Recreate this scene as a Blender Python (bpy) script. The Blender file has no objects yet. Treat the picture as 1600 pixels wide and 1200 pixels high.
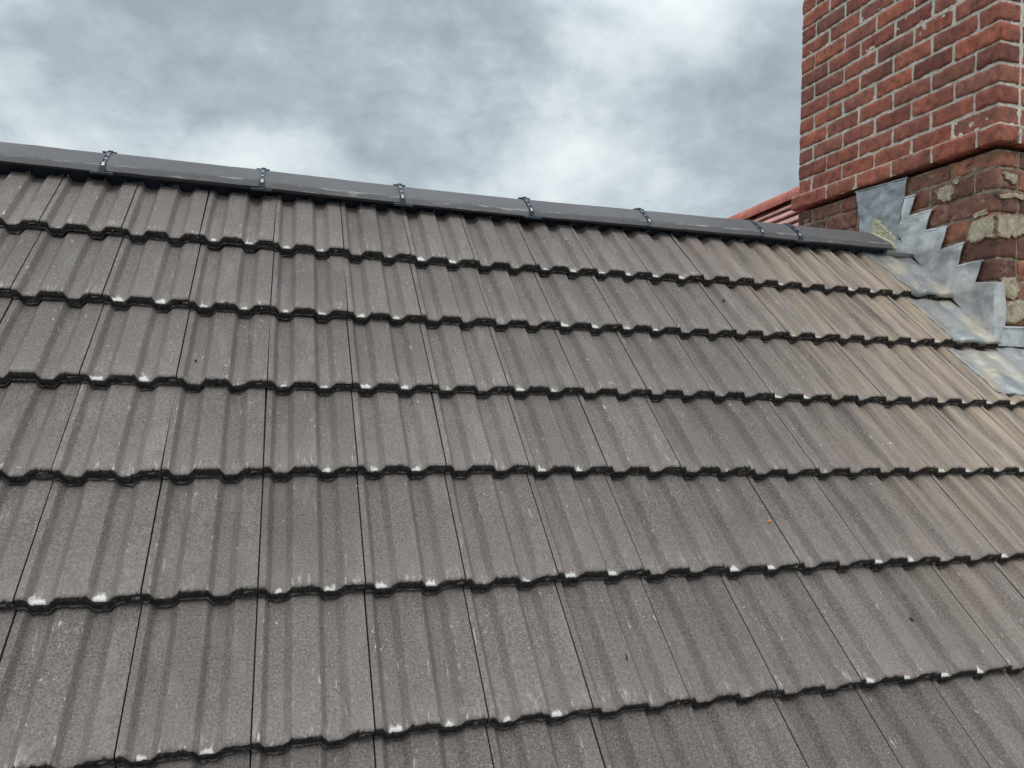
import bpy, bmesh, math, random, mathutils, mathutils.geometry
import numpy as np
from mathutils import Matrix, Vector, noise
random.seed(7)
sc = bpy.context.scene
COL = sc.collection
R_ = math.radians

# ------------------------------------------------------------------ camera
# world: X along the ridge, Y horizontally towards the ridge, Z up; metres; ground at z = GZ
GZ = -6.2
FPX = 1196.8                                   # focal length in photo pixels (photo 1600 wide)
RC = np.array([[9.56414303e-01, -2.90774714e-01, 2.68653317e-02],
               [2.82724966e-02, 6.38408986e-04, -9.99600049e-01],
               [2.90641268e-01, 9.56791335e-01, 8.83151060e-03]])   # rows: right, down, forward
CAM = np.array([0.13729625, -11.6030730, -2.05983838]) * 0.2
cd = bpy.data.cameras.new('camera'); cam = bpy.data.objects.new('camera', cd); COL.objects.link(cam)
cd.sensor_width = 36.0; cd.lens = 36.0 * FPX / 1600.0
cd.clip_start = 0.02; cd.clip_end = 5000
M = Matrix.Identity(4)
for i in range(3):
    M[i][0] = RC[0][i]; M[i][1] = -RC[1][i]; M[i][2] = -RC[2][i]; M[i][3] = CAM[i]
cam.matrix_world = M
sc.camera = cam

# ------------------------------------------------------------------ world, sun, exposure
SKYLOC = (2.7, 5.5, 0.4)
SUN_EL, SUN_AZ = R_(60), R_(-164)               # azimuth measured from +Y towards +X : sun to the left, a little behind
w = bpy.data.worlds.new('World'); sc.world = w; w.use_nodes = True
nt = w.node_tree; nt.nodes.clear(); N = nt.nodes; Lk = nt.links
def nd(tree, typ, **kw):
    n = tree.nodes.new(typ)
    for k, v in kw.items(): setattr(n, k, v)
    return n
def mth(tree, op, a, b=None, c=None, clamp=False):
    n = tree.nodes.new('ShaderNodeMath'); n.operation = op; n.use_clamp = clamp
    for i, v in enumerate((a, b, c)):
        if v is None: continue
        if hasattr(v, 'is_linked'): tree.links.new(v, n.inputs[i])
        else: n.inputs[i].default_value = v
    return n.outputs[0]
def mixc(tree, fac, a, b, mode='MIX'):
    n = tree.nodes.new('ShaderNodeMix'); n.data_type = 'RGBA'; n.blend_type = mode
    for i, v in ((0, fac), (6, a), (7, b)):
        if hasattr(v, 'is_linked'): tree.links.new(v, n.inputs[i])
        else: n.inputs[i].default_value = v if i == 0 else (*v, 1)
    return n.outputs[2]
def ramp(tree, fac, stops):
    n = tree.nodes.new('ShaderNodeValToRGB'); e = n.color_ramp.elements
    while len(e) > 1: e.remove(e[0])
    for i, (p, c) in enumerate(stops):
        q = e[0] if i == 0 else e.new(p)
        q.position = p; q.color = (*c, 1) if len(c) == 3 else c
    tree.links.new(fac, n.inputs[0]); return n.outputs[0]
def noi(tree, vec, scale, detail=4, rough=.55, dist=0., dims='3D'):
    n = tree.nodes.new('ShaderNodeTexNoise'); n.noise_dimensions = dims
    n.inputs['Scale'].default_value = scale; n.inputs['Detail'].default_value = detail
    n.inputs['Roughness'].default_value = rough; n.inputs['Distortion'].default_value = dist
    if vec is not None: tree.links.new(vec, n.inputs['Vector'])
    return n.outputs[0]

sky = nd(nt, 'ShaderNodeTexSky', sky_type='NISHITA', sun_disc=False, sun_elevation=SUN_EL, sun_rotation=SUN_AZ)
tc = nd(nt, 'ShaderNodeTexCoord')
sp = nd(nt, 'ShaderNodeSeparateXYZ'); Lk.new(tc.outputs['Generated'], sp.inputs[0])
zc = mth(nt, 'MAXIMUM', sp.outputs[2], 0.0)
mp = nd(nt, 'ShaderNodeMapping'); Lk.new(tc.outputs['Generated'], mp.inputs['Vector'])
mp.inputs['Scale'].default_value = (1, 1, 1.55); mp.inputs['Location'].default_value = SKYLOC
n1 = noi(nt, mp.outputs[0], 2.7, 2, .5, 0.)
n2 = noi(nt, mp.outputs[0], 9.0, 9, .62, .12)
n3 = noi(nt, mp.outputs[0], 1.5, 1, .5, 0.)
n4 = noi(nt, mp.outputs[0], 4.2, 5, .5, 0.)
bil = mth(nt, 'ABSOLUTE', mth(nt, 'SUBTRACT', mth(nt, 'MULTIPLY', n4, 2.0), 1.0))      # billows
dn = mth(nt, 'ADD', mth(nt, 'ADD', mth(nt, 'MULTIPLY', n1, .37), mth(nt, 'MULTIPLY', n2, .31)), mth(nt, 'ADD', mth(nt, 'MULTIPLY', n3, .22), mth(nt, 'MULTIPLY', bil, .26)))
clo = ramp(nt, dn, [(.38, (.36, .42, .475)), (.44, (.455, .525, .575)), (.49, (.57, .65, .695)), (.54, (.70, .775, .81)), (.62, (.87, .925, .945))])
# overcast luminance: brighter towards the zenith
lum = mth(nt, 'ADD', mth(nt, 'MULTIPLY', mth(nt, 'SMOOTH_MIN', mth(nt, 'MAXIMUM', mth(nt, 'SUBTRACT', zc, .42), 0.), .6, .1), 3.2), 1.0)
vm = nd(nt, 'ShaderNodeVectorMath', operation='SCALE'); Lk.new(clo, vm.inputs[0]); Lk.new(mth(nt, 'MULTIPLY', lum, 10.0), vm.inputs['Scale'])
mx = mixc(nt, .95, sky.outputs[0], vm.outputs[0])
bg = nd(nt, 'ShaderNodeBackground'); bg.inputs[1].default_value = 0.1; Lk.new(mx, bg.inputs[0])
ow = nd(nt, 'ShaderNodeOutputWorld'); Lk.new(bg.outputs[0], ow.inputs[0])
sd = bpy.data.lights.new('sun', 'SUN'); sd.energy = 1.3; sd.angle = R_(24); sd.color = (1, .955, .88)
so = bpy.data.objects.new('sun', sd); COL.objects.link(so)
sv = Vector((math.cos(SUN_EL) * math.sin(SUN_AZ), math.cos(SUN_EL) * math.cos(SUN_AZ), math.sin(SUN_EL)))
so.rotation_euler = sv.to_track_quat('Z', 'Y').to_euler(); so.location = (-4, -4, 8)
sc.view_settings.view_transform = 'Standard'; sc.view_settings.look = 'None'
sc.view_settings.exposure = 0.0; sc.view_settings.gamma = 1.0

# ------------------------------------------------------------------ helpers
def obj(name, me, mat=None, parent=None):
    o = bpy.data.objects.new(name, me); COL.objects.link(o)
    if mat is not None:
        for m in (mat if isinstance(mat, (list, tuple)) else [mat]): me.materials.append(m)
    if parent is not None: o.parent = parent
    return o
def tag(o, label=None, cat=None, group=None, kind=None):
    for k, v in (('label', label), ('category', cat), ('group', group), ('kind', kind)):
        if v: o[k] = v
    return o
def empty(name, loc):
    o = bpy.data.objects.new(name, None); COL.objects.link(o); o.location = loc; o.empty_display_size = .1
    return o
def attach(o, root):
    o.parent = root; o.matrix_parent_inverse = Matrix.Translation(root.location).inverted()
    return o
def mesh(name, vs, fs, smooth=None, attrs=None):
    me = bpy.data.meshes.new(name); me.from_pydata([tuple(map(float, v)) for v in vs], [], fs)
    me.validate()
    bm = bmesh.new(); bm.from_mesh(me); bmesh.ops.recalc_face_normals(bm, faces=bm.faces); bm.to_mesh(me); bm.free()
    if attrs:
        for k, vals in attrs.items():
            a = me.attributes.new(k, 'FLOAT', 'POINT'); a.data.foreach_set('value', np.asarray(vals, np.float32))
    if smooth is not None:
        me.shade_smooth(); me.set_sharp_from_angle(angle=R_(smooth))
    return me
class MB:
    def __init__(s): s.v = []; s.f = []; s.a = {}
    def add(s, vs, fs, **attrs):
        b = len(s.v); s.v += list(vs); s.f += [tuple(i + b for i in f) for f in fs]
        for k, val in attrs.items():
            vals = val if hasattr(val, '__len__') else [val] * len(vs)
            s.a.setdefault(k, []).extend(vals)
    def box(s, c, hx, hy, hz):
        "c centre; hx hy hz half-extent vectors"
        c, hx, hy, hz = map(lambda q: np.array(q, float), (c, hx, hy, hz))
        vs = [c + a * hx + b * hy + d * hz for a in (-1, 1) for b in (-1, 1) for d in (-1, 1)]
        s.add(vs, [(0, 1, 3, 2), (4, 6, 7, 5), (0, 4, 5, 1), (2, 3, 7, 6), (0, 2, 6, 4), (1, 5, 7, 3)])
    def loft(s, rings, closed=True, caps=True):
        n = len(rings[0]); vs = [p for r in rings for p in r]; fs = []
        for i in range(len(rings) - 1):
            for j in range(n if closed else n - 1):
                k = (j + 1) % n
                fs.append((i * n + j, i * n + k, (i + 1) * n + k, (i + 1) * n + j))
        if caps and closed:
            fs.append(tuple(range(n))[::-1]); fs.append(tuple((len(rings) - 1) * n + j for j in range(n)))
        s.add(vs, fs)
    def mesh(s, name, smooth=None): return mesh(name, s.v, s.f, smooth, s.a or None)
def fbm(x, y, z=0., o=3):
    return noise.fractal(Vector((x, y, z)), 1.0, 2.0, o)

TH = 0.776245754; CT, ST = math.cos(TH), math.sin(TH)
W = 0.2; G = 0.28326                           # tile cover width, gauge
STEP = 0.031; TD = STEP / G                     # nose step, tilt of each tile to the plane of the noses
def RP(X, s, h):                                # point on the roof: along ridge, down slope, off the plane
    return (X, -s * CT - h * ST, -s * ST + h * CT)
def ray(x, y): return RC.T @ np.array([(x - 800) / FPX, (y - 600) / FPX, 1.0])
def at_plane(x, y, axis, val):                  # photo pixel on a plane axis = val
    d = ray(x, y); t = (val - CAM[axis]) / d[axis]; return CAM + t * d
def at_roof(x, y, h=0.):
    n = np.array([0, -ST, CT]); d = ray(x, y); t = (h - n @ CAM) / (n @ d); P = CAM + t * d
    return P[0], -P[1] * CT - P[2] * ST
def project(P):
    q = RC @ (np.array(P) - CAM); return 800 + FPX * q[0] / q[2], 600 + FPX * q[1] / q[2], q[2]

# tile profile (fraction of the width -> height)
_px = [0, .062, .110, .245, .312, .55, .606, .722, .800, 1.0]
_pz = [0, 0, -.0168, -.0168, 0, 0, -.0168, -.0168, 0, 0]
_fx = np.linspace(-.5, 1.5, 1601); _fz = np.interp(_fx % 1.0, _px, _pz)
_k = np.hanning(13); _k /= _k.sum(); _fz = np.convolve(_fz, _k, 'same')
def prof(u): return np.interp(np.asarray(u) % 1.0, _fx, _fz)
BOW = {1: ([-4, -3, -1, 0, 2, 4, 6, 7, 12], [-.06, -.052, -.03, 0, .024, .023, 0, -.03, -.03]),
       2: ([-4, -3, -1, 1, 3, 6, 11, 13], [-.02, -.007, .02, .047, .03, 0, -.05, -.05]),
       3: ([-3, -1, 0, 2, 4, 13], [0, .02, .029, .014, 0, 0]),
       4: ([-3, -1, 0, 2, 4, 6], [-.024, -.017, -.04, -.05, -.03, 0])}
def nose_s(i, X):                               # slope distance of the nose of course i at X (metres)
    v = i - 1
    if i in BOW: v += float(np.interp(X / W, *BOW[i]))
    return v * G
def surf(X, s, only=None):                      # height of the tile surface over the nose plane
    if only is None:
        i = 1
        while nose_s(i, X) < s: i += 1
    else: i = only
    return float(prof(X / W)) - (nose_s(i, X) - s) * TD
XC, YF, YB = 2.516, -0.160, 0.973               # chimney side face, front and back faces

# ------------------------------------------------------------------ materials
def mat(name):
    m = bpy.data.materials.new(name); m.use_nodes = True; t = m.node_tree
    return m, t, t.nodes['Principled BSDF']
def bump(t, bs, h, strength, dist, prev=None):
    b = t.nodes.new('ShaderNodeBump'); b.inputs['Strength'].default_value = strength; b.inputs['Distance'].default_value = dist
    t.links.new(h, b.inputs['Height'])
    if prev is not None: t.links.new(prev, b.inputs['Normal'])
    t.links.new(b.outputs[0], bs.inputs['Normal']); return b.outputs[0]
def offset_coord(t):
    c = t.nodes.new('ShaderNodeTexCoord'); oi = t.nodes.new('ShaderNodeObjectInfo')
    v = t.nodes.new('ShaderNodeVectorMath'); v.operation = 'ADD'
    t.links.new(c.outputs['Object'], v.inputs[0])
    s = t.nodes.new('ShaderNodeVectorMath'); s.operation = 'SCALE'; s.inputs[0].default_value = (37.1, 19.3, 53.7)
    t.links.new(oi.outputs['Random'], s.inputs['Scale']); t.links.new(s.outputs[0], v.inputs[1])
    return v.outputs[0], oi.outputs['Random']
def mapping(t, vec, scale):
    m = t.nodes.new('ShaderNodeMapping'); m.inputs['Scale'].default_value = scale; t.links.new(vec, m.inputs['Vector']); return m.outputs[0]
def attr(t, name):
    a = t.nodes.new('ShaderNodeAttribute'); a.attribute_name = name; return a.outputs['Fac']

def tile_material():
    m, t, bs = mat('concrete_tile')
    v, rnd = offset_coord(t)
    big = noi(t, v, 5.5, 3, .55, .3)
    col = ramp(t, big, [(.36, (.139, .122, .113)), (.5, (.147, .126, .117)), (.64, (.154, .127, .118))])
    tone = mth(t, 'ADD', mth(t, 'MULTIPLY', rnd, .26), .87)
    g1 = noi(t, v, 640, 2, .6); g2 = noi(t, v, 230, 2, .6)
    gr = mth(t, 'ADD', mth(t, 'MULTIPLY', g1, .62), mth(t, 'MULTIPLY', g2, .38))
    grain = ramp(t, gr, [(.35, (.30, .29, .29)), (.46, (.84, .83, .83)), (.54, (1.10, 1.10, 1.10)), (.65, (2.1, 2.05, 2.02))])
    col = mixc(t, 1.0, col, grain, 'MULTIPLY')
    sc_ = t.nodes.new('ShaderNodeVectorMath'); sc_.operation = 'SCALE'; t.links.new(col, sc_.inputs[0]); t.links.new(tone, sc_.inputs['Scale'])
    col = sc_.outputs[0]
    # pale dusty bloom with soft shape
    st = noi(t, mapping(t, v, (22, 5, 22)), 1.0, 4, .62, .2)
    col = mixc(t, mth(t, 'MULTIPLY', mth(t, 'SUBTRACT', st, .52, clamp=True), 1.1, clamp=True), col, (.34, .325, .31))
    so3 = t.nodes.new('ShaderNodeSeparateXYZ'); tcx = t.nodes.new('ShaderNodeTexCoord'); t.links.new(tcx.outputs['Object'], so3.inputs[0])
    lowm = mth(t, 'MULTIPLY', mth(t, 'SUBTRACT', .16, mth(t, 'ABSOLUTE', so3.outputs[1]), clamp=True), 2.6)
    col = mixc(t, mth(t, 'MULTIPLY', lowm, noi(t, v, 14, 3, .6)), col, (.31, .265, .25))
    # fine pale scratches and streaks running down the tile
    s2 = noi(t, mapping(t, v, (150, 16, 150)), 1.0, 3, .6, .1)
    s3 = noi(t, v, 9, 2, .5)
    sm = mth(t, 'MULTIPLY', ramp(t, s2, [(.655, (0, 0, 0)), (.72, (1, 1, 1))]), ramp(t, s3, [(.50, (0, 0, 0)), (.60, (1, 1, 1))]))
    col = mixc(t, mth(t, 'MULTIPLY', sm, .55), col, (.52, .51, .49))
    near = mth(t, 'MULTIPLY', mth(t, 'SUBTRACT', .055, mth(t, 'ABSOLUTE', so3.outputs[1]), clamp=True), 18.0)
    s6 = noi(t, mapping(t, v, (120, 26, 120)), 1.0, 4, .66, .5); s7 = noi(t, v, 17, 2, .5)
    sm2 = mth(t, 'MULTIPLY', mth(t, 'MULTIPLY', ramp(t, s6, [(.53, (0, 0, 0)), (.68, (1, 1, 1))]), ramp(t, s7, [(.44, (0, 0, 0)), (.6, (1, 1, 1))])), near)
    col = mixc(t, mth(t, 'MULTIPLY', sm2, .75), col, (.55, .50, .475))
    # small pale crumbs of mortar, few and ragged
    s4 = noi(t, mapping(t, v, (120, 60, 120)), 1.0, 3, .7, .6); s5 = noi(t, v, 6.5, 2, .5)
    col = mixc(t, mth(t, 'MULTIPLY', mth(t, 'MULTIPLY', ramp(t, s4, [(.655, (0, 0, 0)), (.71, (1, 1, 1))]), ramp(t, s5, [(.50, (0, 0, 0)), (.62, (1, 1, 1))])), .75), col, (.60, .59, .56))
    # worn white patches on the trough noses and scuffed roll edges
    wr = attr(t, 'wear'); wn = noi(t, mapping(t, v, (70, 34, 70)), 1.0, 4, .65, .4)
    wm = ramp(t, mth(t, 'ADD', wr, mth(t, 'MULTIPLY', mth(t, 'SUBTRACT', wn, .5), 1.9)), [(.36, (0, 0, 0)), (.78, (1, 1, 1))])
    col = mixc(t, mth(t, 'MULTIPLY', wm, .88), col, (.72, .71, .67))
    # shade of the downward-facing noses, painted dark into the colour
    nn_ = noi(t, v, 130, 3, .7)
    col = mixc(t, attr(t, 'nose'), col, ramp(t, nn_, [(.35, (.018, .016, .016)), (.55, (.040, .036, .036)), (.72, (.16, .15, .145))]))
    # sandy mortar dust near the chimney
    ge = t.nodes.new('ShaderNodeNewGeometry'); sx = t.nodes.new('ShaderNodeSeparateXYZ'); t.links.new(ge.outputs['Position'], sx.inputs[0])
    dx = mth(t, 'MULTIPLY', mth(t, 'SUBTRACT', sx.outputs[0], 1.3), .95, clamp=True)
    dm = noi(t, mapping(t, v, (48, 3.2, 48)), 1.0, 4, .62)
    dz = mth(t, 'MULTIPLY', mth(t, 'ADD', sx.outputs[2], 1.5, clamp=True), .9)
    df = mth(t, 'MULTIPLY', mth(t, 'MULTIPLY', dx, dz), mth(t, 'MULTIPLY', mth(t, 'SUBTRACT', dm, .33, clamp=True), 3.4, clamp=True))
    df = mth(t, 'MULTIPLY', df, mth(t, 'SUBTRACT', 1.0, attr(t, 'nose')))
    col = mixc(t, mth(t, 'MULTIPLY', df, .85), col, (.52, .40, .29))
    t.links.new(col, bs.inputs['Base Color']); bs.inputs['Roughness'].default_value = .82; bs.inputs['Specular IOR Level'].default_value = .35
    b1 = bump(t, bs, gr, .5, .0016); b2 = bump(t, bs, noi(t, v, 60, 3, .6), .25, .003, b1)
    return m
TILE = tile_material()

def ridge_material():
    m, t, bs = mat('ridge_concrete'); v, rnd = offset_coord(t)
    big = noi(t, v, 5, 3, .55); g1 = noi(t, v, 420, 2, .6)
    col = ramp(t, big, [(.35, (.082, .079, .085)), (.65, (.106, .101, .107))])
    col = mixc(t, 1.0, col, ramp(t, g1, [(.33, (.6, .6, .6)), (.5, (1, 1, 1)), (.68, (1.5, 1.5, 1.5))]), 'MULTIPLY')
    sc_ = noi(t, mapping(t, v, (9, 60, 60)), 1.0, 4, .65)
    wr = attr(t, 'wear')
    wm = ramp(t, mth(t, 'MULTIPLY', wr, sc_), [(.50, (0, 0, 0)), (.66, (1, 1, 1))])
    col = mixc(t, mth(t, 'MULTIPLY', wm, .75), col, (.42, .41, .40))
    t.links.new(col, bs.inputs['Base Color']); bs.inputs['Roughness'].default_value = .7
    bump(t, bs, g1, .3, .001); return m
RIDGE = ridge_material()
def plain(name, c, rough=.6, metal=0., nscale=40, amt=.3, bstr=.2, bd=.002):
    m, t, bs = mat(name); v, rnd = offset_coord(t); n = noi(t, v, nscale, 4, .6)
    lo = tuple(x * (1 - amt) for x in c); hi = tuple(min(1, x * (1 + amt)) for x in c)
    t.links.new(ramp(t, n, [(.3, lo), (.7, hi)]), bs.inputs['Base Color'])
    bs.inputs['Roughness'].default_value = rough; bs.inputs['Metallic'].default_value = metal
    if bstr: bump(t, bs, n, bstr, bd)
    return m
PLASTIC = plain('black_plastic', (.012, .019, .036), .42, 0, 30, .3, .05)
CLIPM = plain('grey_blue_plastic', (.034, .046, .064), .5, 0, 30, .3, .05)
GLINT = plain('steel_and_glint', (.60, .64, .68), .45, .3, 60, .15, 0)  # steel of the anchor, and painted glints on clips and comb
DECK = plain('roof_underlay', (.02, .02, .022), .9, 0, 20, .3, .2)
def patch_material():
    m, t, bs = mat('sand_mortar'); v, rnd = offset_coord(t)
    n = noi(t, v, 24, 5, .62, .3); f = noi(t, v, 170, 3, .6)
    col = ramp(t, n, [(.30, (.27, .22, .155)), (.46, (.44, .375, .27)), (.7, (.57, .495, .37))])
    col = mixc(t, 1.0, col, ramp(t, f, [(.32, (.6, .58, .55)), (.5, (1, 1, 1)), (.7, (1.2, 1.2, 1.2))]), 'MULTIPLY')
    e = attr(t, 'rim')
    em = ramp(t, mth(t, 'ADD', e, mth(t, 'MULTIPLY', mth(t, 'SUBTRACT', noi(t, v, 45, 4, .7), .5), 1.6)), [(.45, (0, 0, 0)), (.85, (1, 1, 1))])
    col = mixc(t, mth(t, 'MULTIPLY', em, .9), col, (.20, .105, .07))
    t.links.new(col, bs.inputs['Base Color']); bs.inputs['Roughness'].default_value = .92
    b1 = bump(t, bs, f, .4, .002); bump(t, bs, n, .6, .005, b1); return m
PATCH = patch_material()
BEDM = plain('yellow_mortar', (.50, .46, .31), .9, 0, 60, .3, .8, .005)

def lead_material(name, base, stain, stain_amt, lowstain=.5):
    m, t, bs = mat(name); v, rnd = offset_coord(t)
    n1 = noi(t, v, 9, 4, .6, .8); n2 = noi(t, v, 34, 4, .6, 1.0)
    b = np.array(base)
    col = ramp(t, n1, [(.30, tuple(b * .72)), (.5, tuple(b)), (.68, tuple(np.minimum(b * 1.3, .9)))])
    col = mixc(t, mth(t, 'MULTIPLY', mth(t, 'SUBTRACT', n2, .52, clamp=True), 1.7, clamp=True), col, (.58, .59, .60))
    n3 = noi(t, mapping(t, v, (7, 7, 7)), 1.0, 4, .6, .5)
    col = mixc(t, mth(t, 'MULTIPLY', ramp(t, n3, [(lowstain - .07, (0, 0, 0)), (lowstain + .09, (1, 1, 1))]), stain_amt), col, stain)
    t.links.new(col, bs.inputs['Base Color']); bs.inputs['Metallic'].default_value = .45
    bs.inputs['Roughness'].default_value = .38
    cr = noi(t, mapping(t, v, (30, 13, 22)), 1.0, 3, .5, 1.2); b1 = bump(t, bs, cr, .32, .010); bump(t, bs, noi(t, v, 85, 3, .6), .25, .003, b1); return m
LEADA = lead_material('lead_blue_grey', (.325, .345, .365), (.5, .5, .48), .2, .6)
LEADB = lead_material('lead_pale', (.60, .605, .61), (.27, .28, .30), .7, .56)
LEADC = lead_material('lead_dusty', (.315, .325, .335), (.58, .505, .385), .75, .51)

def brick_material(name, dark, light, spots):
    m, t, bs = mat(name); v, rnd = offset_coord(t)
    c = attr(t, 'tone'); c2 = attr(t, 'hue')
    col = mixc(t, c, dark, light)
    col = mixc(t, mth(t, 'MULTIPLY', c2, .8), col, (.20, .115, .09))
    n1 = noi(t, v, 28, 5, .65, .3); n2 = noi(t, v, 230, 3, .6)
    col = mixc(t, 1.0, col, ramp(t, n1, [(.28, (.36, .34, .36)), (.44, (.85, .84, .86)), (.55, (1.08, 1.05, 1.03)), (.72, (1.6, 1.5, 1.42))]), 'MULTIPLY')
    col = mixc(t, 1.0, col, ramp(t, n2, [(.3, (.72, .7, .7)), (.5, (1, 1, 1)), (.7, (1.25, 1.25, 1.25))]), 'MULTIPLY')
    sp_ = noi(t, v, 36, 3, .6, .2)
    col = mixc(t, mth(t, 'MULTIPLY', ramp(t, sp_, [(.64, (0, 0, 0)), (.70, (1, 1, 1))]), spots), col, (.42, .38, .31))
    if spots > .4:
        mf = noi(t, v, 11, 5, .68, .4)
        col = mixc(t, mth(t, 'MULTIPLY', ramp(t, mf, [(.57, (0, 0, 0)), (.70, (1, 1, 1))]), .75), col, (.35, .265, .19))
        m2 = noi(t, mapping(t, v, (17, 17, 23)), 1.0, 5, .65, .3)
        col = mixc(t, mth(t, 'MULTIPLY', ramp(t, m2, [(.56, (0, 0, 0)), (.66, (1, 1, 1))]), .8), col, (.055, .042, .036))
    soot = noi(t, v, 7, 4, .6)
    col = mixc(t, mth(t, 'MULTIPLY', ramp(t, soot, [(.5, (0, 0, 0)), (.72, (1, 1, 1))]), .55), col, (.07, .04, .036))
    dk = noi(t, v, 60, 2, .5)
    col = mixc(t, ramp(t, dk, [(.70, (0, 0, 0)), (.76, (.8, .8, .8))]), col, (.03, .022, .022))
    t.links.new(col, bs.inputs['Base Color']); bs.inputs['Roughness'].default_value = .88
    b1 = bump(t, bs, n2, .35, .002); bump(t, bs, n1, .5, .006, b1); return m
BRICK = brick_material('red_brick', (.215, .064, .047), (.49, .148, .088), .22)
BRICKO = brick_material('old_brick', (.15, .064, .046), (.41, .16, .092), .5)
MORT = plain('pale_mortar', (.60, .55, .475), .92, 0, 50, .3, .6, .003)
MORTO = plain('old_mortar', (.27, .215, .16), .95, 0, 30, .6, .8, .005)

# ------------------------------------------------------------------ ground
gm, gt, gb = mat('ground_mix'); gv, _ = offset_coord(gt)
gt.links.new(ramp(gt, noi(gt, gv, .25, 6, .6), [(.4, (.05, .07, .03)), (.6, (.09, .085, .07))]), gb.inputs['Base Color']); gb.inputs['Roughness'].default_value = .95
g = obj('ground', mesh('ground', [(-2500, -2500, GZ), (2500, -2500, GZ), (2500, 2500, GZ), (-2500, 2500, GZ)], [(0, 1, 2, 3)]), gm); tag(g, kind='structure')

# ------------------------------------------------------------------ the tiled roof
roof = empty('tiled_roof', (0, 0.2, -2.6))
roof['kind'] = 'thing'
tag(roof, 'dark grey concrete tiled roof slope with a black clipped ridge, below the brick chimney', 'roof')
LT = 0.372
def tile_mesh(seed, frac=1.0, wearamt=1.0):
    rs = random.Random(seed); so_ = seed * 13.7
    xs = np.linspace(0.0, 0.9855 * frac, int(84 * frac) + 2)
    wt = [rs.uniform(-.05, 1.3) * wearamt for _ in range(2)]
    cw = [rs.uniform(-.03, .03) for _ in range(2)]; ww = [rs.uniform(.8, 1.35) for _ in range(2)]; rollw = [rs.uniform(0, 1.0) ** 1.6 for _ in range(4)]
    ys = [0.0012, 0.003, .006, .010, .016, .024, .034, .05, .075, .10, .14, .18, .22, .26, .30, .34, LT]
    V = []; F = []; wear = []; nose = []
    rings = []; tk = rs.uniform(.0245, .0292)
    for u in xs:
        x = u * W; z0 = float(prof(u))
        over = u > .86
        t = tk + .0016 * fbm(x * 35, so_, 77, 2) if not over else .0135
        j = .0016 * fbm(x * 90, so_, 1, 3) + .0034 * max(0, fbm(x * 150, so_, 5, 2) - .2) * 2      # ragged nose
        jb = .0034 * fbm(x * 100, so_, 9, 3)
        if over: jb += .002 * fbm(x * 300, so_, 19, 2)
        dz = .0006 * fbm(x * 60, so_, 3, 2)
        r = []
        # front face bottom to top
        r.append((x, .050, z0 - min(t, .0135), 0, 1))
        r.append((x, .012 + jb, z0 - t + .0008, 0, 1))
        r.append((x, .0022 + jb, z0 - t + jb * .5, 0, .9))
        r.append((x, -.0011 + jb * 1.2, z0 - t + .0010 + jb * .4, 0, .62 + .25 * math.sin(x * 210 + so_)))  # nose shade thinned along the bottom rim as a painted highlight
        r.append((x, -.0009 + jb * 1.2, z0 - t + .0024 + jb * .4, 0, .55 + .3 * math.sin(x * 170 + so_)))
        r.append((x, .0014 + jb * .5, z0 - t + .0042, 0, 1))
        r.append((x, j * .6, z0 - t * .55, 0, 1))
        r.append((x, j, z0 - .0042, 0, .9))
        wv = 0.
        for a, (c, h_) in enumerate(((.181 + cw[0], .058), (.671 + cw[1], .052))):
            wv = max(wv, wt[a] * max(0, 1 - (abs(u - c) / (h_ * ww[a])) ** 4))
        rw = 0.
        for a, c in enumerate((.055, .31, .548, .80)):
            rw = max(rw, rollw[a] * max(0, 1 - abs(u - c) / .022))
        for y in ys:
            ed = math.exp(-(y - .0012) / .0016) * .0026
            yy = y + j * math.exp(-y / .01)
            wf = wv * (max(0, 1.15 - y / .012) if y < .008 else .49 * math.exp(-(y - .008) / .012))
            wf = max(wf, rw * .62 * max(0, 1 - y / .05), rw * .34 if .03 < y < .30 else 0)
            r.append((x, yy, z0 - ed + dz + .0009 * fbm(x * 9, yy * 7, so_, 2), wf, 0))
        r.append((x, LT, z0 - .0130, 0, .0)); r.append((x, .2, z0 - .0132, 0, 0))
        rings.append(r)
    n = len(rings[0])
    for r in rings:
        for q in r: V.append(q[:3]); wear.append(q[3]); nose.append(q[4])
    for i in range(len(rings) - 1):
        for j in range(n):
            k = (j + 1) % n; F.append((i * n + j, i * n + k, (i + 1) * n + k, (i + 1) * n + j))
    F.append(tuple(range(n))[::-1]); F.append(tuple((len(rings) - 1) * n + j for j in range(n)))
    # underlock lip reaching left beneath the neighbour
    b = len(V); lip = np.linspace(-.030, -.0008, 9); n2 = 6
    back = rs.uniform(.001, .006)
    for x in lip:
        z0 = float(prof(x / W)); jj = back + .0022 * fbm(x * 260, so_, 31, 3); zz = .0015 * fbm(x * 300, so_, 41, 2)
        for q in ((x, jj + .004, z0 - .029), (x, jj, z0 - .027 + zz), (x, jj + .0006, z0 - .0195 + zz), (x, jj + .003, z0 - .0168 + zz), (x, LT - .02, z0 - .0165), (x, LT - .02, z0 - .026)):
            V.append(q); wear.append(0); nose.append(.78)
    for i in range(8):
        for j in range(n2):
            k = (j + 1) % n2; F.append((b + i * n2 + j, b + i * n2 + k, b + (i + 1) * n2 + k, b + (i + 1) * n2 + j))
    F.append(tuple(b + j for j in range(n2))[::-1]); F.append(tuple(b + 8 * n2 + j for j in range(n2)))
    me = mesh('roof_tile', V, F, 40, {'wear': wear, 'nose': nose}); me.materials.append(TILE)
    return me
VAR = [tile_mesh(k, 1.0, wa) for k, wa in enumerate((1.0, .9, 1.05, .7, 1.0, .45, .85, 1.1))]
CUTW = {12: .555}
cutme = tile_mesh(77, .55, .8)
tilt = math.atan(TD)
slots = []
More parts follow.
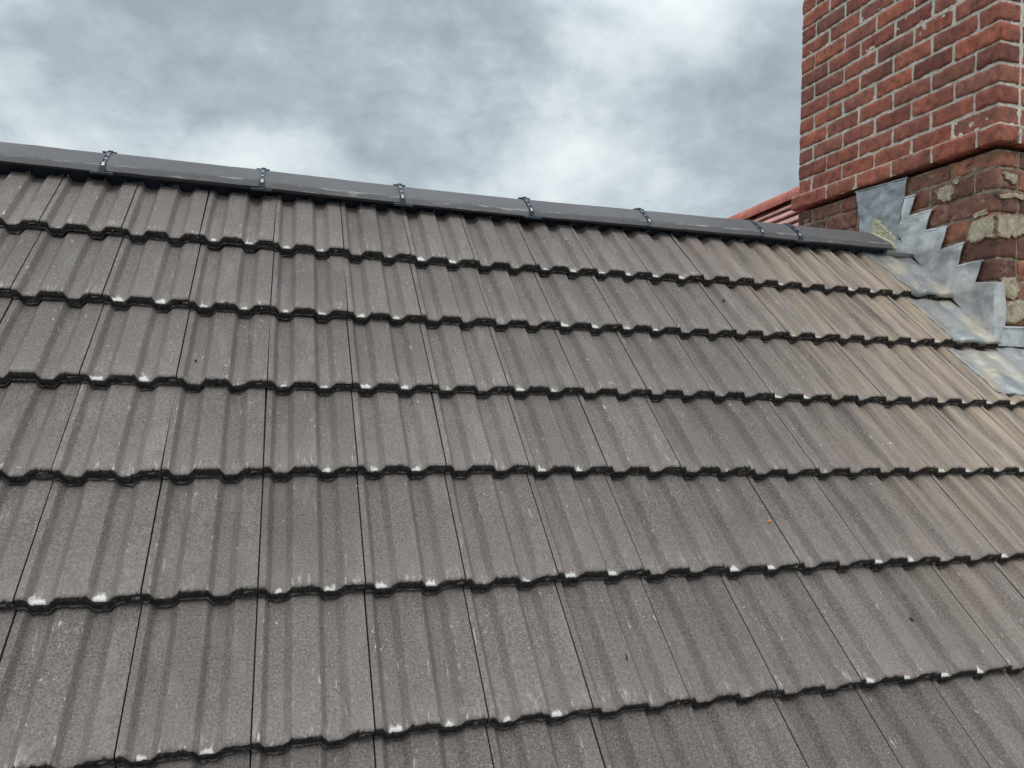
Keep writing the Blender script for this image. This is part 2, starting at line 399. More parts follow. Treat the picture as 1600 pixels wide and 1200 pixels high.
for i in range(1, 10):
    for j in range(-9, 19):
        if i <= 2 and j > 12: continue
        c = RP((j + .5) * W, nose_s(i, (j + .5) * W) - .13, -.01)
        q = project(c)
        if q[2] < .3: area = 0
        else:
            a = [project(RP((j + du) * W, nose_s(i, j * W) - ds, 0)) for du, ds in ((0, 0), (1, 0), (1, G), (0, G))]
            x0 = max(0, min(p[0] for p in a)); x1 = min(1600, max(p[0] for p in a)); y0 = max(0, min(p[1] for p in a)); y1 = min(1200, max(p[1] for p in a))
            area = max(0, x1 - x0) * max(0, y1 - y0)
        slots.append((area, i, j))
slots.sort(reverse=True)
rest = MB(); lastv = {}
for n_, (area, i, j) in enumerate(slots):
    rs = random.Random(i * 101 + j * 7 + 3)
    k = rs.randrange(8)
    while lastv.get((i, j - 1)) == k or lastv.get((i, j + 1)) == k: k = rs.randrange(8)
    lastv[(i, j)] = k
    me = cutme if (i <= 2 and j == 12) else VAR[k]
    X = j * W + .0012; s0 = nose_s(i, X); s1 = nose_s(i, X + W)
    yaw = -.35 * (s1 - s0) / W + rs.gauss(0, .0007)
    T = Matrix.Translation(RP(X, s0 + rs.gauss(0, .0013), rs.gauss(0, .0007))) @ Matrix.Rotation(TH - tilt, 4, 'X') @ Matrix.Rotation(yaw, 4, 'Z') @ Matrix.Rotation(rs.gauss(0, .003), 4, 'Y')
    if n_ < 100 and area > 0:
        o = bpy.data.objects.new('roof_tile', me); COL.objects.link(o); o.matrix_world = T
        attach(o, roof); o['group'] = 'concrete roof tiles of the slope'
    else:
        nv = len(me.vertices); co = np.empty(nv * 3); me.vertices.foreach_get('co', co); co = co.reshape(-1, 3)
        A = np.array(T); co = co @ A[:3, :3].T + A[:3, 3]
        at = {}
        for an in ('wear', 'nose'):
            d_ = np.empty(nv, np.float32); me.attributes[an].data.foreach_get('value', d_); at[an] = list(d_)
        rest.add(list(co), [tuple(p.vertices) for p in me.polygons], **at)
o = attach(obj('roof_tile', rest.mesh('outer_roof_tiles', 40), TILE), roof); o['kind'] = 'stuff'
o['label'] = 'remaining concrete tiles at the edges of the slope'

# ridge: axis found from the photograph
Xr, Sr = at_roof(429, 296, 0.004)
Pr = np.array(RP(Xr, Sr, .004)); RHW = .112; RHH = .0905
def ridge_dz(X): return float(np.interp(X / W, [-6, -3.5, 0, 2, 4, 6, 8, 9.5, 12], [0.008, 0.006, 0.001, -.004, -.005, -.002, .001, .003, .006]))
SB = at_roof(429, 305, -.0285)[1]
def ridge_half():
    P = []
    for a in np.linspace(0, R_(36), 7): P.append((.048 * math.sin(a), -.048 * (1 - math.cos(a))))
    x, z = P[-1]; L = .074
    for q in (.25, .5, .75, 1): P.append((x + L * q * math.cos(R_(36)), z - L * q * math.sin(R_(36))))
    x, z = P[-1]; r = .024
    for a in np.linspace(R_(36), R_(70), 6)[1:]: P.append((x + r * (math.sin(a) - math.sin(R_(36))), z - r * (math.cos(R_(36)) - math.cos(a))))
    x, z = P[-1]
    for q in (.5, 1): P.append((x + .017 * q * math.cos(R_(70)), z - .017 * q * math.sin(R_(70))))
    return P
RHALF = ridge_half()
RHW = RHALF[-1][0]; RHH = -RHALF[-1][1]; AY, AZ = Pr[1] + RHW, Pr[2] + RHH
def ridge_section(off=0.):
    P = RHALF; pts = []
    full = [(-y, z) for y, z in P[::-1]] + P[1:]
    out = []
    for k, (y, z) in enumerate(full):
        a = np.array(full[max(0, k - 1)]); b = np.array(full[min(len(full) - 1, k + 1)]); d = b - a; d /= np.linalg.norm(d)
        nn = np.array([-d[1], d[0]]); out.append((y + nn[0] * off, z + nn[1] * off))
    return out
# creases: the section is traversed from front (-y) to back
def ridge_tile(x0, x1, seed, skew=0.):
    out = ridge_section(0); inn = ridge_section(-.013)
    xs = np.concatenate([[x0, x0 + .002], np.linspace(x0 + .006, x1 - .006, 26), [x1 - .002, x1]])
    tdz = .0045 * fbm(seed * 3.1, 1, 0, 1); ttl = .012 * fbm(seed * 2.3, 5, 0, 1); m = MB(); rings = []; wear = []
    for kx, x in enumerate(xs):
        e = min(x - x0, x1 - x); sh = -.002 * math.exp(-e / .002); r = []
        for k, (y, z) in enumerate(out):
            if skew and y < 0: xk = x + (x - x0) / (x1 - x0) * (skew * (-y / RHW))
            else: xk = x
            q = 1 + sh / .1
            nz = .0012 * fbm(x * 6, y * 12, seed, 2) + .0007 * fbm(x * 50, y * 50, seed, 2)
            r.append((xk, AY + y * q, AZ + z * q + nz + ridge_dz(x) + tdz + ttl * (x - x0)))
            wear.append(1.0 if 3 <= k <= 5 else (.85 if k <= 2 else .55))
        for y, z in inn[::-1]: r.append((x + ((x - x0) / (x1 - x0) * skew * min(1, -y / RHW) if y < 0 else 0), AY + y, AZ + z + ridge_dz(x))); wear.append(0)
        rings.append(r)
    m.loft(rings); m.a['wear'] = wear
    return m.mesh('ridge_tile', 35)
jx = [(-30, 230), (165, 255), (410, 280), (627, 305), (826, 325), (1008, 343), (1183, 357), (1241, 362)]
JX = []
for x_, y_ in jx[1:]:
    d = ray(x_, y_); t = (AY - .06 - CAM[1]) / d[1]; JX.append((CAM + t * d)[0])
XEND = at_plane(1399, 381, 1, AY - RHW)[0]; XAP = at_plane(1352, 351, 1, AY)[0]
JX = [JX[0] - .43 * 2, JX[0] - .43] + JX + [XAP]
GAP = .0075
def ridge_clip(x, parent, foot=True, bar=True):
    m = MB(); g_ = MB()
    sec = ridge_section(.0008); low = ridge_section(-.016)
    hw = .0072
    rings = []
    for k in range(len(sec)):
        (y, z), (y2, z2) = sec[k], low[k]
        rings.append([(x + a * hw * .45, AY + y2, AZ + z2 + ridge_dz(x)) if b else (x + a * hw, AY + y, AZ + z + ridge_dz(x)) for a, b in ((-1, 0), (1, 0), (1, 1), (-1, 1))])
    m.loft(rings)
    # raised rails of the strap, and pale rungs put in as painted glints
    N_ = len(sec)
    for k in range(4, N_ - 4):
        y, z = sec[k]; y2, z2 = sec[k + 1]; d = np.array([0, y2 - y, z2 - z]); L = np.linalg.norm(d); d = d / L
        nn = np.array([0, -d[2], d[1]])
        c = np.array([x, AY + (y + y2) / 2, AZ + (z + z2) / 2 + ridge_dz(x)])
        for a in (-1, 1): m.box(c + nn * .0015 + np.array([a * hw * .8, 0, 0]), (.0014, 0, 0), d * L * .5, nn * .0024)
    for k in np.linspace(.10, .42, 7):
        q = k * (N_ - 1); i0 = int(q); f_ = q - i0; y = sec[i0][0] * (1 - f_) + sec[i0 + 1][0] * f_; z = sec[i0][1] * (1 - f_) + sec[i0 + 1][1] * f_
        d = np.array([0, sec[i0 + 1][0] - sec[i0][0], sec[i0 + 1][1] - sec[i0][1]]); d /= np.linalg.norm(d); nn = np.array([0, -d[2], d[1]])
        g_.box(np.array([x, AY + y, AZ + z + ridge_dz(x)]) + nn * .0008, (hw * .55, 0, 0), d * .0020, nn * .0014)
    # top cross bar and screw head
    zt = AZ + .006 + ridge_dz(x)
    if bar: m.box((x, AY, zt - .003), (.020, 0, 0), (0, .010, 0), (0, 0, .0020))
    if bar: m.box((x + .002, AY, zt + .0005), (.0070, 0, 0), (0, .0075, 0), (0, 0, .0028))
    if foot:
        y, z = sec[0]; c = np.array([x, AY + y - .004, AZ + z - .007 + ridge_dz(x)])
        m.box(c, (.031, 0, 0), (0, .010, .004), (0, -.0012, .0028))
        m.box(c + np.array([0, .003, .010]), (.007, 0, 0), (0, .0025, 0), (0, 0, .011))
    o = obj('ridge_clip', m.mesh('ridge_clip'), CLIPM); o.parent = parent
    o.matrix_parent_inverse = parent.matrix_world.inverted() if False else Matrix.Identity(4)
    return o, g_
for k in range(len(JX) - 1):
    x0, x1 = JX[k] + GAP, JX[k + 1] - (GAP if k < len(JX) - 2 else 0)
    rt = obj('ridge_tile', ridge_tile(x0, x1, k * 3.3, (XEND - XAP) if k == len(JX) - 2 else 0.), RIDGE); attach(rt, roof)
    rt['group'] = 'ridge tiles along the top of the slope'
    if k == len(JX) - 3: rt['label'] = 'short cut ridge tile, second from the chimney'
    elif k == len(JX) - 2: rt['label'] = 'last ridge tile, bedded in yellow mortar against the chimney'
    if k > 0:
        c, g_ = ridge_clip(JX[k], rt, k not in (len(JX) - 3, len(JX) - 4), k < len(JX) - 3)
        # glint rungs are part of the clip's mesh with a second material
        me = c.data; bm = bmesh.new(); bm.from_mesh(me); nb = len(bm.verts)
        vs = [bm.verts.new(tuple(v)) for v in g_.v]
        for f in g_.f:
            ff = bm.faces.new([vs[i] for i in f]); ff.material_index = 1
        bmesh.ops.recalc_face_normals(bm, faces=bm.faces); bm.to_mesh(me); bm.free(); me.materials.append(GLINT)

# dry ridge strip: black ventilated roll dropping from under the ridge onto the tiles
def strip():
    m = MB(); rings = []
    sB = SB
    for X in np.arange(-1.9, 2.47, .004):
        zt = -(RHH - .004); top = (X, AY - RHW + .016, AZ + zt + ridge_dz(X))
        pr_ = float(prof(X / W)); base = RP(X, sB + .010 * fbm(X * 2, 7, 0, 2) * .3, surf(X, sB, 1) + .0006)
        b2 = RP(X, sB - .012, surf(X, sB - .012, 1) - .004)
        t2 = (X, AY - RHW + .034, AZ + zt + ridge_dz(X))
        md = tuple(np.array(base) * .72 + np.array(top) * .28 + np.array([0, -.004, .004]))
        rings.append([top, md, base, b2, t2])
    m.loft(rings)
    # comb fringe over the rolls
    for j in range(-9, 13):
        for c0, c1 in ((.31, .545), (.81, 1.05)):
            for u in np.linspace(c0, c1, 9):
                X = (j + u) * W
                if X > 2.42 or X < -1.9: continue
                b = np.array(RP(X, sB + .003, surf(X, sB, 1) + .0035))
                m.box(b, (.0011, 0, 0), (0, -.0035 * CT, -.0035 * ST), (0, -.0035 * ST, .0035 * CT))
    return m.mesh('dry_ridge_strip', 30)
def fringe():  # pale bits on the comb, painted glints of light at its teeth
    m = MB(); sB = SB
    for j in range(-9, 13):
        for c0, c1 in ((.315, .54), (.815, 1.045)):
            for u in np.linspace(c0, c1, 8):
                X = (j + u) * W
                if X > 2.42 or X < -1.9 or random.random() < .35: continue
                b = np.array(RP(X + .0035, sB + .0035, surf(X, sB, 1) + .0045))
                m.box(b, (.0012, 0, 0), (0, -.0016 * CT, -.0016 * ST), (0, -.002 * ST, .002 * CT))
    return m
me = strip(); bm = bmesh.new(); bm.from_mesh(me); g_ = fringe(); vs = [bm.verts.new(tuple(v)) for v in g_.v]
for f in g_.f: bm.faces.new([vs[i] for i in f]).material_index = 1
bm.to_mesh(me); bm.free()
attach(obj('dry_ridge_strip', me, [PLASTIC, GLINT]), roof)
# deck and far slope closing the roof underneath
dm_ = MB(); xa, xb = -2.2, 4.2
ap = (AY, AZ - .06); lo = RP(0, 9 * G, -.075); hi = RP(0, Sr - .05, -.075)
bk = (2 * AY - lo[1], lo[2]); bh = (2 * AY - hi[1], hi[2])
dm_.loft([[(x, lo[1], lo[2]), (x, hi[1], hi[2]), (x, AY, AZ - .085), (x, bh[0], bh[1]), (x, bk[0], bk[1])] for x in (xa, xb)])
attach(obj('roof_deck', dm_.mesh('roof_deck'), DECK), roof)
bs_ = MB()
for k in range(10):
    y0 = AY + .095 + k * G * CT; z0 = AZ - .080 - k * G * ST
    rings = []
    for X in np.arange(xa, xb, .02):
        z = float(prof(X / W))
        rings.append([(X, y0 - .03, z0 + .03 + z), (X, y0 + G * CT, z0 - G * ST + .030 + z), (X, y0 + G * CT, z0 - G * ST + z + .002), (X, y0 - .03, z0 + z)])
    # leave the chimney clear
    rings = [r for r in rings if True]
    bs_.loft(rings)
bsl = attach(obj('back_slope', bs_.mesh('back_slope', 40), RIDGE), roof)

# ------------------------------------------------------------------ the chimney
chim = empty('brick_chimney', (XC + .41, .4, -.6))
tag(chim, 'weathered red brick chimney stack with lead flashing at its foot, rising through the roof', 'chimney')
def face_x(px, py, off=0.): p = at_plane(px, py, 0, XC - off); return p[1], p[2]
def face_y(px, py, off=0.): p = at_plane(px, py, 1, YF - off); return p[0], p[2]
BS = (YB - YF) / 5.5                            # stretcher pitch
CW = 4 * BS                                     # chimney width along the ridge
def brick(m, lo, hi, seed, rough=1.0, tone=.5, hue=0., nx=None):
    lo, hi = np.array(lo), np.array(hi); c = (lo + hi) / 2; h = (hi - lo) / 2
    n = [max(3, int(round(2 * a / .012))) for a in h]
    r = .0055 * (.8 + .4 * rough)
    key = {}; vs = []; fs = []
    lin = [np.concatenate([[-1], np.linspace(-1 + .004 / h[a], 1 - .004 / h[a], n[a]), [1]]) for a in range(3)]
    def vid(i, j, k):
        q = (i, j, k)
        if q not in key:
            p = np.array([lin[0][i] * h[0], lin[1][j] * h[1], lin[2][k] * h[2]])
            ins = np.clip(p, -(h - r), h - r); d = p - ins; L = np.linalg.norm(d)
            if L > r: p = ins + d / L * r
            wp = p + c
            nz = fbm(wp[0] * 45 + seed, wp[1] * 45, wp[2] * 45, 3); nz2 = fbm(wp[0] * 14 + seed, wp[1] * 14, wp[2] * 14, 2)
            nd_ = d / max(L, 1e-6) if L > 1e-6 else np.zeros(3)
            edge = max(0, fbm(wp[0] * 25 - seed, wp[1] * 25, wp[2] * 25, 2) - .1) * (1 if L > .0085 else .25)
            p = p + nd_ * ((.0022 * nz + .0026 * nz2) * rough - .010 * edge * rough)
            key[q] = len(vs); vs.append(p + c)
        return key[q]
    N0, N1, N2 = (len(l) - 1 for l in lin)
    for i in range(N0):
        for j in range(N1):
            for k in (0, N2): fs.append((vid(i, j, k), vid(i + 1, j, k), vid(i + 1, j + 1, k), vid(i, j + 1, k)))
    for i in range(N0):
        for k in range(N2):
            for j in (0, N1): fs.append((vid(i, j, k), vid(i + 1, j, k), vid(i + 1, j, k + 1), vid(i, j, k + 1)))
    for j in range(N1):
        for k in range(N2):
            for i in (0, N0): fs.append((vid(i, j, k), vid(i, j + 1, k), vid(i, j + 1, k + 1), vid(i, j, k + 1)))
    m.add(vs, fs, tone=tone, hue=hue)
def ring_course(m, z0, z1, odd, d, seed, rough, jt=.010, jit=.005, tonef=None):
    "one course of stretcher bond round the four faces, d = projection"
    rs = random.Random(seed); B = .098
    x0, x1, y0, y1 = XC - d, XC + CW + d, YF - d, YB + d
    def go(a, b, first):
        "joint positions along a face from a to b"
        L = [a]; p = a + (BS if first else BS / 2) * 1.0
        while p < b - BS * .30: L.append(p + rs.uniform(-jit, jit)); p += BS
        L.append(b); return L
    def put(lo, hi):
        lo = np.array(lo); hi = np.array(hi)
        lo[2] += rs.uniform(-.0012, .0012); hi[2] += rs.uniform(-.0012, .0012)
        q = rs.uniform(-.0022, .0022) * rough
        tone = min(1, max(0, rs.gauss(.55, .24))) if tonef is None else tonef(rs, lo, hi)
        brick(m, lo + [q, q * .7, 0], hi + [q, q * .7, 0], rs.uniform(0, 500), rough, tone, max(0, rs.gauss(.12, .22)))
    h = jt / 2
    # side face x0 (seen) and x1
    for xa_, xb_ in ((x0, x0 + B), (x1 - B, x1)):
        L = go(y0, y1, odd)
        for k in range(len(L) - 1):
            put((xa_, L[k] + (0 if k == 0 else h), z0), (xb_, L[k + 1] - (0 if k == len(L) - 2 else h), z1))
    # front face y0 (and back y1), between the side bricks
    for ya_, yb_ in ((y0, y0 + B), (y1 - B, y1)):
        L = go(x0, x1, not odd)
        a0 = x0 + B + jt; b0 = x1 - B - jt
        L = [a0] + [q for q in L if a0 + .04 < q < b0 - .04] + [b0]
        for k in range(len(L) - 1):
            put((L[k] + (h if k else 0), ya_, z0), (L[k + 1] - (h if k < len(L) - 2 else 0), yb_, z1))
# string course is s = 0, the stack above it
ZB = [.540, .611]
PB = 0.0766
up = MB()
for s in range(1, 20):
    z0 = .611 + (s - 1) * PB
    ring_course(up, z0 + .005, z0 + PB - .005, s % 2 == 1, 0.0, 900 + s, 1.0)
o = attach(obj('brickwork', up.mesh('brickwork', 50), BRICK), chim)
st_ = MB(); ring_course(st_, .541, .606, False, .024, 555, 1.1)
o = attach(obj('string_course', st_.mesh('string_course', 50), BRICK), chim); o['label'] = 'projecting course of red bricks above the dark shadow line'
PL = .0835; lw = MB()
def oldtone(rs, lo, hi): return min(1, max(0, rs.gauss(.45, .42)))
for k in range(1, 16):
    z1 = .540 - (k - 1) * PL; z0 = z1 - PL
    ring_course(lw, z0 + .004, z1 - (.004 if k > 1 else .020), k % 2 == 1, -.001, 1700 + k, 1.2, .008, .008, oldtone)
o = attach(obj('old_brickwork', lw.mesh('old_brickwork', 50), BRICKO), chim); o['label'] = 'darker weathered brickwork at the foot of the stack'
def wobble_box(x0, x1, y0, y1, z0, z1, name, material, seed, amp=.0016):
    m = MB(); 
    def grid(P, nu, nv):
        vs = []; fs = []
        for a in range(nu + 1):
            for b in range(nv + 1): vs.append(P(a / nu, b / nv))
        for a in range(nu):
            for b in range(nv): q = a * (nv + 1) + b; fs.append((q, q + 1, q + nv + 2, q + nv + 1))
        m.add(vs, fs)
    H = z1 - z0; nv = int(H / .012)
    def dsp(y, z): return amp * fbm(y * 30, z * 30, seed, 3) + amp * .8 * fbm(y * 90, z * 90, seed, 2)
    grid(lambda u, v: (x0 + dsp(y0 + u * (y1 - y0), z0 + v * H), y0 + u * (y1 - y0), z0 + v * H), int((y1 - y0) / .012), nv)
    grid(lambda u, v: (x0 + u * (x1 - x0), y0 + dsp(x0 + u * (x1 - x0) + 9, z0 + v * H), z0 + v * H), int((x1 - x0) / .012), nv)
    m.add([(x1, y0, z0), (x1, y1, z0), (x0, y1, z0), (x1, y0, z1), (x1, y1, z1), (x0, y1, z1), (x0, y0, z1)], [(0, 1, 4, 3), (1, 2, 5, 4), (3, 4, 5, 6)])
    return attach(obj(name, m.mesh(name, 60), material), chim)
IN = .0042
wobble_box(XC + IN, XC + CW - IN, YF + IN, YB - IN, .612, .611 + 19 * PB, 'mortar_joint', MORT, 3)
wobble_box(XC - .024 + .005, XC + CW + .019, YF - .019, YB + .019, .5435, .6105, 'mortar_joint', MORT, 8)
wobble_box(XC + .006, XC + CW - .006, YF + .006, YB - .006, -.7, .522, 'mortar_joint', MORTO, 5, .003)

# mortar repairs, blobs with a ragged outline lying on the brick faces
def blob(pts3, normal, thick, seed, material, label=None, name='mortar_patch', parent=chim, amp=.011):
    pts = [np.array(p, float) for p in pts3]; nrm = np.array(normal, float)
    # refine the outline with noise
    out = []
    for a in range(len(pts)):
        p, q = pts[a], pts[(a + 1) % len(pts)]; L = np.linalg.norm(q - p); n = max(2, int(L / .007))
        for k in range(n):
            r = p + (q - p) * k / n; e = q - p; e = np.cross(e / L, nrm)
            out.append(r + e * amp * fbm(r[1] * 60 + r[0] * 60, r[2] * 60, seed, 3))
    c = sum(out) / len(out); rings = []; rim = []
    for f_, h_, e_ in ((1.0, -.012, 1), (1.0, .1 * thick, 1), (.95, .45 * thick, .9), (.88, .8 * thick, .62), (.78, thick, .3), (.6, thick, 0), (.4, thick, 0), (.2, thick, 0), (.02, thick, 0)):
        rings.append([c + (p - c) * f_ + nrm * (h_ + (.0022 * fbm(p[1] * 40 * f_, p[2] * 40 * f_, seed + f_ * 3, 3) if h_ > .5 * thick else 0)) for p in out])
        rim += [e_] * len(out)
    m = MB(); m.loft(rings); m.a['rim'] = rim
    o = attach(obj(name, m.mesh(name, 50), material), parent)
    if label: o['label'] = label
    return o
def fx3(px, py, off=.002): y, z = face_x(px, py, off); return (XC - off, y, z)
def fy3(px, py, off=.002): x, z = face_y(px, py, off); return (x, YF - off, z)
blob([fx3(*p) for p in ((1509, 377), (1511, 358), (1522, 344), (1536, 339), (1556, 334), (1557, 371), (1540, 373), (1524, 380))], (-1, 0, 0), .0028, 11, PATCH, 'large sandy mortar smear beside the corner')
blob([fx3(*p) for p in ((1516, 337), (1530, 331), (1541, 326), (1545, 332), (1532, 339), (1520, 342))], (-1, 0, 0), .003, 12, PATCH)
blob([fy3(*p) for p in ((1557, 334), (1580, 334), (1604, 340), (1612, 362), (1590, 371), (1570, 372), (1557, 368))], (0, -1, 0), .0028, 13, PATCH, 'pale sandy mortar repair wrapping onto the front face')
blob([fx3(*p) for p in ((1459, 297), (1476, 290), (1490, 287), (1493, 296), (1487, 311), (1478, 317), (1465, 312))], (-1, 0, 0), .0028, 14, PATCH, 'round sandy mortar patch on a red brick')
blob([fx3(*p) for p in ((1488, 284), (1497, 279), (1500, 284), (1492, 289))], (-1, 0, 0), .003, 15, PATCH)
blob([fy3(*p) for p in ((1566, 269), (1578, 268), (1591, 274), (1590, 286), (1583, 289), (1573, 281))], (0, -1, 0), .0028, 16, PATCH)
blob([fy3(*p) for p in ((1559, 303), (1575, 301), (1604, 306), (1604, 311), (1580, 309), (1562, 309))], (0, -1, 0), .003, 17, PATCH)
blob([fy3(*p) for p in ((1561, 434), (1585, 432), (1594, 447), (1592, 465), (1580, 470), (1570, 462))], (0, -1, 0), .0028, 18, PATCH, 'greenish sandy mortar patch above the lead apron')
blob([fy3(*p) for p in ((1568, 472), (1600, 466), (1612, 474), (1612, 500), (1570, 506), (1567, 488))], (0, -1, 0), .0028, 19, PATCH)
# small metal anchor on the front face
hk = MB(); hp = np.array(fy3(1594, 210, .03))
for a in range(14):
    t0, t1 = a / 14 * 6.283, (a + 1) / 14 * 6.283
    p = hp + .006 * np.array([math.cos(t0), 0, math.sin(t0)]); q = hp + .006 * np.array([math.cos(t1), 0, math.sin(t1)])
    hk.box((p + q) / 2, (q - p) * .6, (0, .002, 0), np.cross(q - p, (0, 1, 0)) / np.linalg.norm(q - p) * .002)
hk.box(hp + np.array([0, .004, -.013]), (.0025, 0, 0), (0, .004, 0), (0, 0, .008))
attach(obj('wall_anchor', hk.mesh('wall_anchor', 40), GLINT), chim)

# ------------------------------------------------------------------ lead work
def poly_sheet(name, pts3, nrm, thick, seed, amp=.003, freq=14, cuts=4, material=LEADA, parent=chim, extra=None):
    nrm = np.array(nrm, float)
    pts = [np.array(p, float) for p in pts3]; O = pts[0]
    e2 = np.array([0, 0, 1.0]); e1 = np.cross(e2, nrm)
    q2 = [np.array([(p - O) @ e1, (p - O) @ e2]) for p in pts]; off0 = (O @ nrm)
    ring = []
    for a in range(len(q2)):
        p, q = q2[a], q2[(a + 1) % len(q2)]; n = max(1, int(np.linalg.norm(q - p) / .012))
        ring += [p + (q - p) * k / n for k in range(n)]
    ne = len(ring); P2 = [Vector(p) for p in ring]; lo = np.min(q2, 0); hi = np.max(q2, 0); rg = random.Random(seed)
    def inside(p):
        c = False
        for a in range(ne):
            u, v_ = ring[a], ring[a - 1]
            if (u[1] > p[1]) != (v_[1] > p[1]) and p[0] < (v_[0] - u[0]) * (p[1] - u[1]) / (v_[1] - u[1]) + u[0]: c = not c
        return c
    for gx in np.arange(lo[0], hi[0], .011):
        for gy in np.arange(lo[1], hi[1], .011):
            p = np.array([gx + rg.uniform(-.002, .002), gy + rg.uniform(-.002, .002)])
            if inside(p) and min(np.linalg.norm(p - r) for r in ring) > .005: P2.append(Vector(p))
    res = mathutils.geometry.delaunay_2d_cdt(P2, [(k, (k + 1) % ne) for k in range(ne)], [], 1, 1e-5)
    bm = bmesh.new(); vs = [bm.verts.new(tuple(O + e1 * p[0] + e2 * p[1])) for p in res[0]]
    for f in res[2]:
        c = sum((np.array(res[0][k]) for k in f), np.zeros(2)) / len(f)
        if inside(c): bm.faces.new([vs[k] for k in f])
    for v in [v for v in bm.verts if not v.link_faces]: bm.verts.remove(v)
    for v in bm.verts:
        c = v.co; d = amp * fbm(c.y * freq + c.x * freq, c.z * freq, seed, 3) + amp * .5
        if extra: d += extra(c)
        v.co = c + Vector(nrm * d)
    r = bmesh.ops.extrude_face_region(bm, geom=bm.faces[:])
    for v in [g_ for g_ in r['geom'] if isinstance(g_, bmesh.types.BMVert)]: v.co += Vector(nrm * thick)
    bmesh.ops.recalc_face_normals(bm, faces=bm.faces)
    me = bpy.data.meshes.new(name); bm.to_mesh(me); bm.free(); me.shade_smooth(); me.set_sharp_from_angle(angle=R_(45))
    return attach(obj(name, me, material), parent)
def add_strips(o, strips):
    "folded edges welded into the same mesh"
    bm = bmesh.new(); bm.from_mesh(o.data); m = MB()
    for a, b, hh, dd, nrm in strips:
        a, b, nrm = np.array(a), np.array(b), np.array(nrm, float); L = b - a
        n = 6; rings = []
        up = np.array([0, 0, 1.0])
        for k in range(n + 1):
            p = a + L * k / n + up * .0012 * fbm(k * 1.7, a[1] * 30, 3, 2)
            rings.append([p + nrm * dd * .3 - up * hh, p + nrm * dd - up * hh * .6, p + nrm * dd * .8 + up * hh * .25, p - nrm * .006 + up * hh * .4])
        m.loft(rings)
    vs = [bm.verts.new(tuple(v)) for v in m.v]
    for f in m.f: bm.faces.new([vs[i] for i in f])
    bmesh.ops.recalc_face_normals(bm, faces=bm.faces); bm.to_mesh(o.data); o.data.shade_smooth(); o.data.set_sharp_from_angle(angle=R_(40)); bm.free()
# piece over the ridge end
P_ = [(1340, 300), (1380, 289), (1419, 278), (1411, 325), (1404, 366), (1406, 384), (1376, 394), (1347, 392), (1343, 330)]
o = poly_sheet('ridge_flashing', [fx3(x, y, .004) for x, y in P_], (-1, 0, 0), .003, 21, .006, 24, 4, LEADA)
o['label'] = 'blue grey lead sheet dressed over the ridge end'
add_strips(o, [(fx3(1337, 300, .006), fx3(1419, 277, .006), .006, .006, (-1, 0, 0))])
# stepped flashing
steps = [(1431.5, 303.5), (1422.5, 337), (1458, 327), (1447.5, 360), (1481.5, 353.5), (1471, 390), (1507, 379), (1498, 415), (1537, 406), (1526, 442), (1555, 441)]
bot = [(1554, 530), (1545, 527), (1518, 498), (1482, 458), (1456, 431), (1433, 406), (1405, 368), (1412, 330), (1415, 308)]
o = poly_sheet('step_flashing', [fx3(x, y, .007) for x, y in steps + bot], (-1, 0, 0), .0035, 22, .0065, 12, 4, LEADB)
o['label'] = 'pale stepped lead flashing with sawtooth top edge'
tips = [((1415, 309), (1431.5, 303.5)), ((1423, 337), (1458, 327)), ((1448, 360), (1481.5, 353.5)), ((1472, 390), (1507, 379)), ((1498, 415), (1537, 406)), ((1527, 442), (1553, 441))]
add_strips(o, [(fx3(*a, .008), fx3(*b, .008), .006, .007, (-1, 0, 0)) for a, b in tips])
# corner piece folded round onto the front, then the front upstand
cz1 = fx3(1555, 441, .0)[2]; cz0 = RP(0, .84 * G, 0)[2] - .01
cm = MB(); rings = []
for k in range(15):
    z = cz0 + (cz1 - cz0) * k / 14; wv = .003 * fbm(z * 22, 4, 4, 2); f = k / 14
    xr = XC + .030 + .016 * math.sin(f * 3.1) + wv
    r = [(XC - .012, YF + .02, z), (XC - .0135 + wv * .4, YF + .004, z), (XC - .011, YF - .006, z), (XC - .003, YF - .012, z), (XC + .010, YF - .0135 + wv, z), (XC + .022, YF - .011, z), (xr, YF - .007, z), (xr, YF + .004, z), (XC + .0, YF + .004, z), (XC - .004, YF + .02, z)]
    rings.append(r)
cm.loft(rings)
o = attach(obj('corner_flashing', cm.mesh('corner_flashing', 60), LEADB), chim)
zt = face_y(1585, 511)[1]; zb = RP(0, .86 * G, 0)[2] - .03
o = poly_sheet('apron_upstand', [(XC + .026, YF - .006, zt - .004), (XC + .22, YF - .006, zt + .003), (XC + .5, YF - .006, zt), (XC + CW + .06, YF - .006, zt), (XC + CW + .06, YF - .006, zb), (XC + .004, YF - .006, zb), (XC + .004, YF - .006, zt - .045), (XC + .024, YF - .006, zt - .04)], (0, -1, 0), .003, 24, .004, 16, 4, LEADB)
add_strips(o, [((XC + .028, YF - .008, zt - .003), (XC + .22, YF - .008, zt + .004), .006, .008, (0, -1, 0)), ((XC + .22, YF - .008, zt + .004), (XC + CW, YF - .008, zt), .006, .008, (0, -1, 0))])

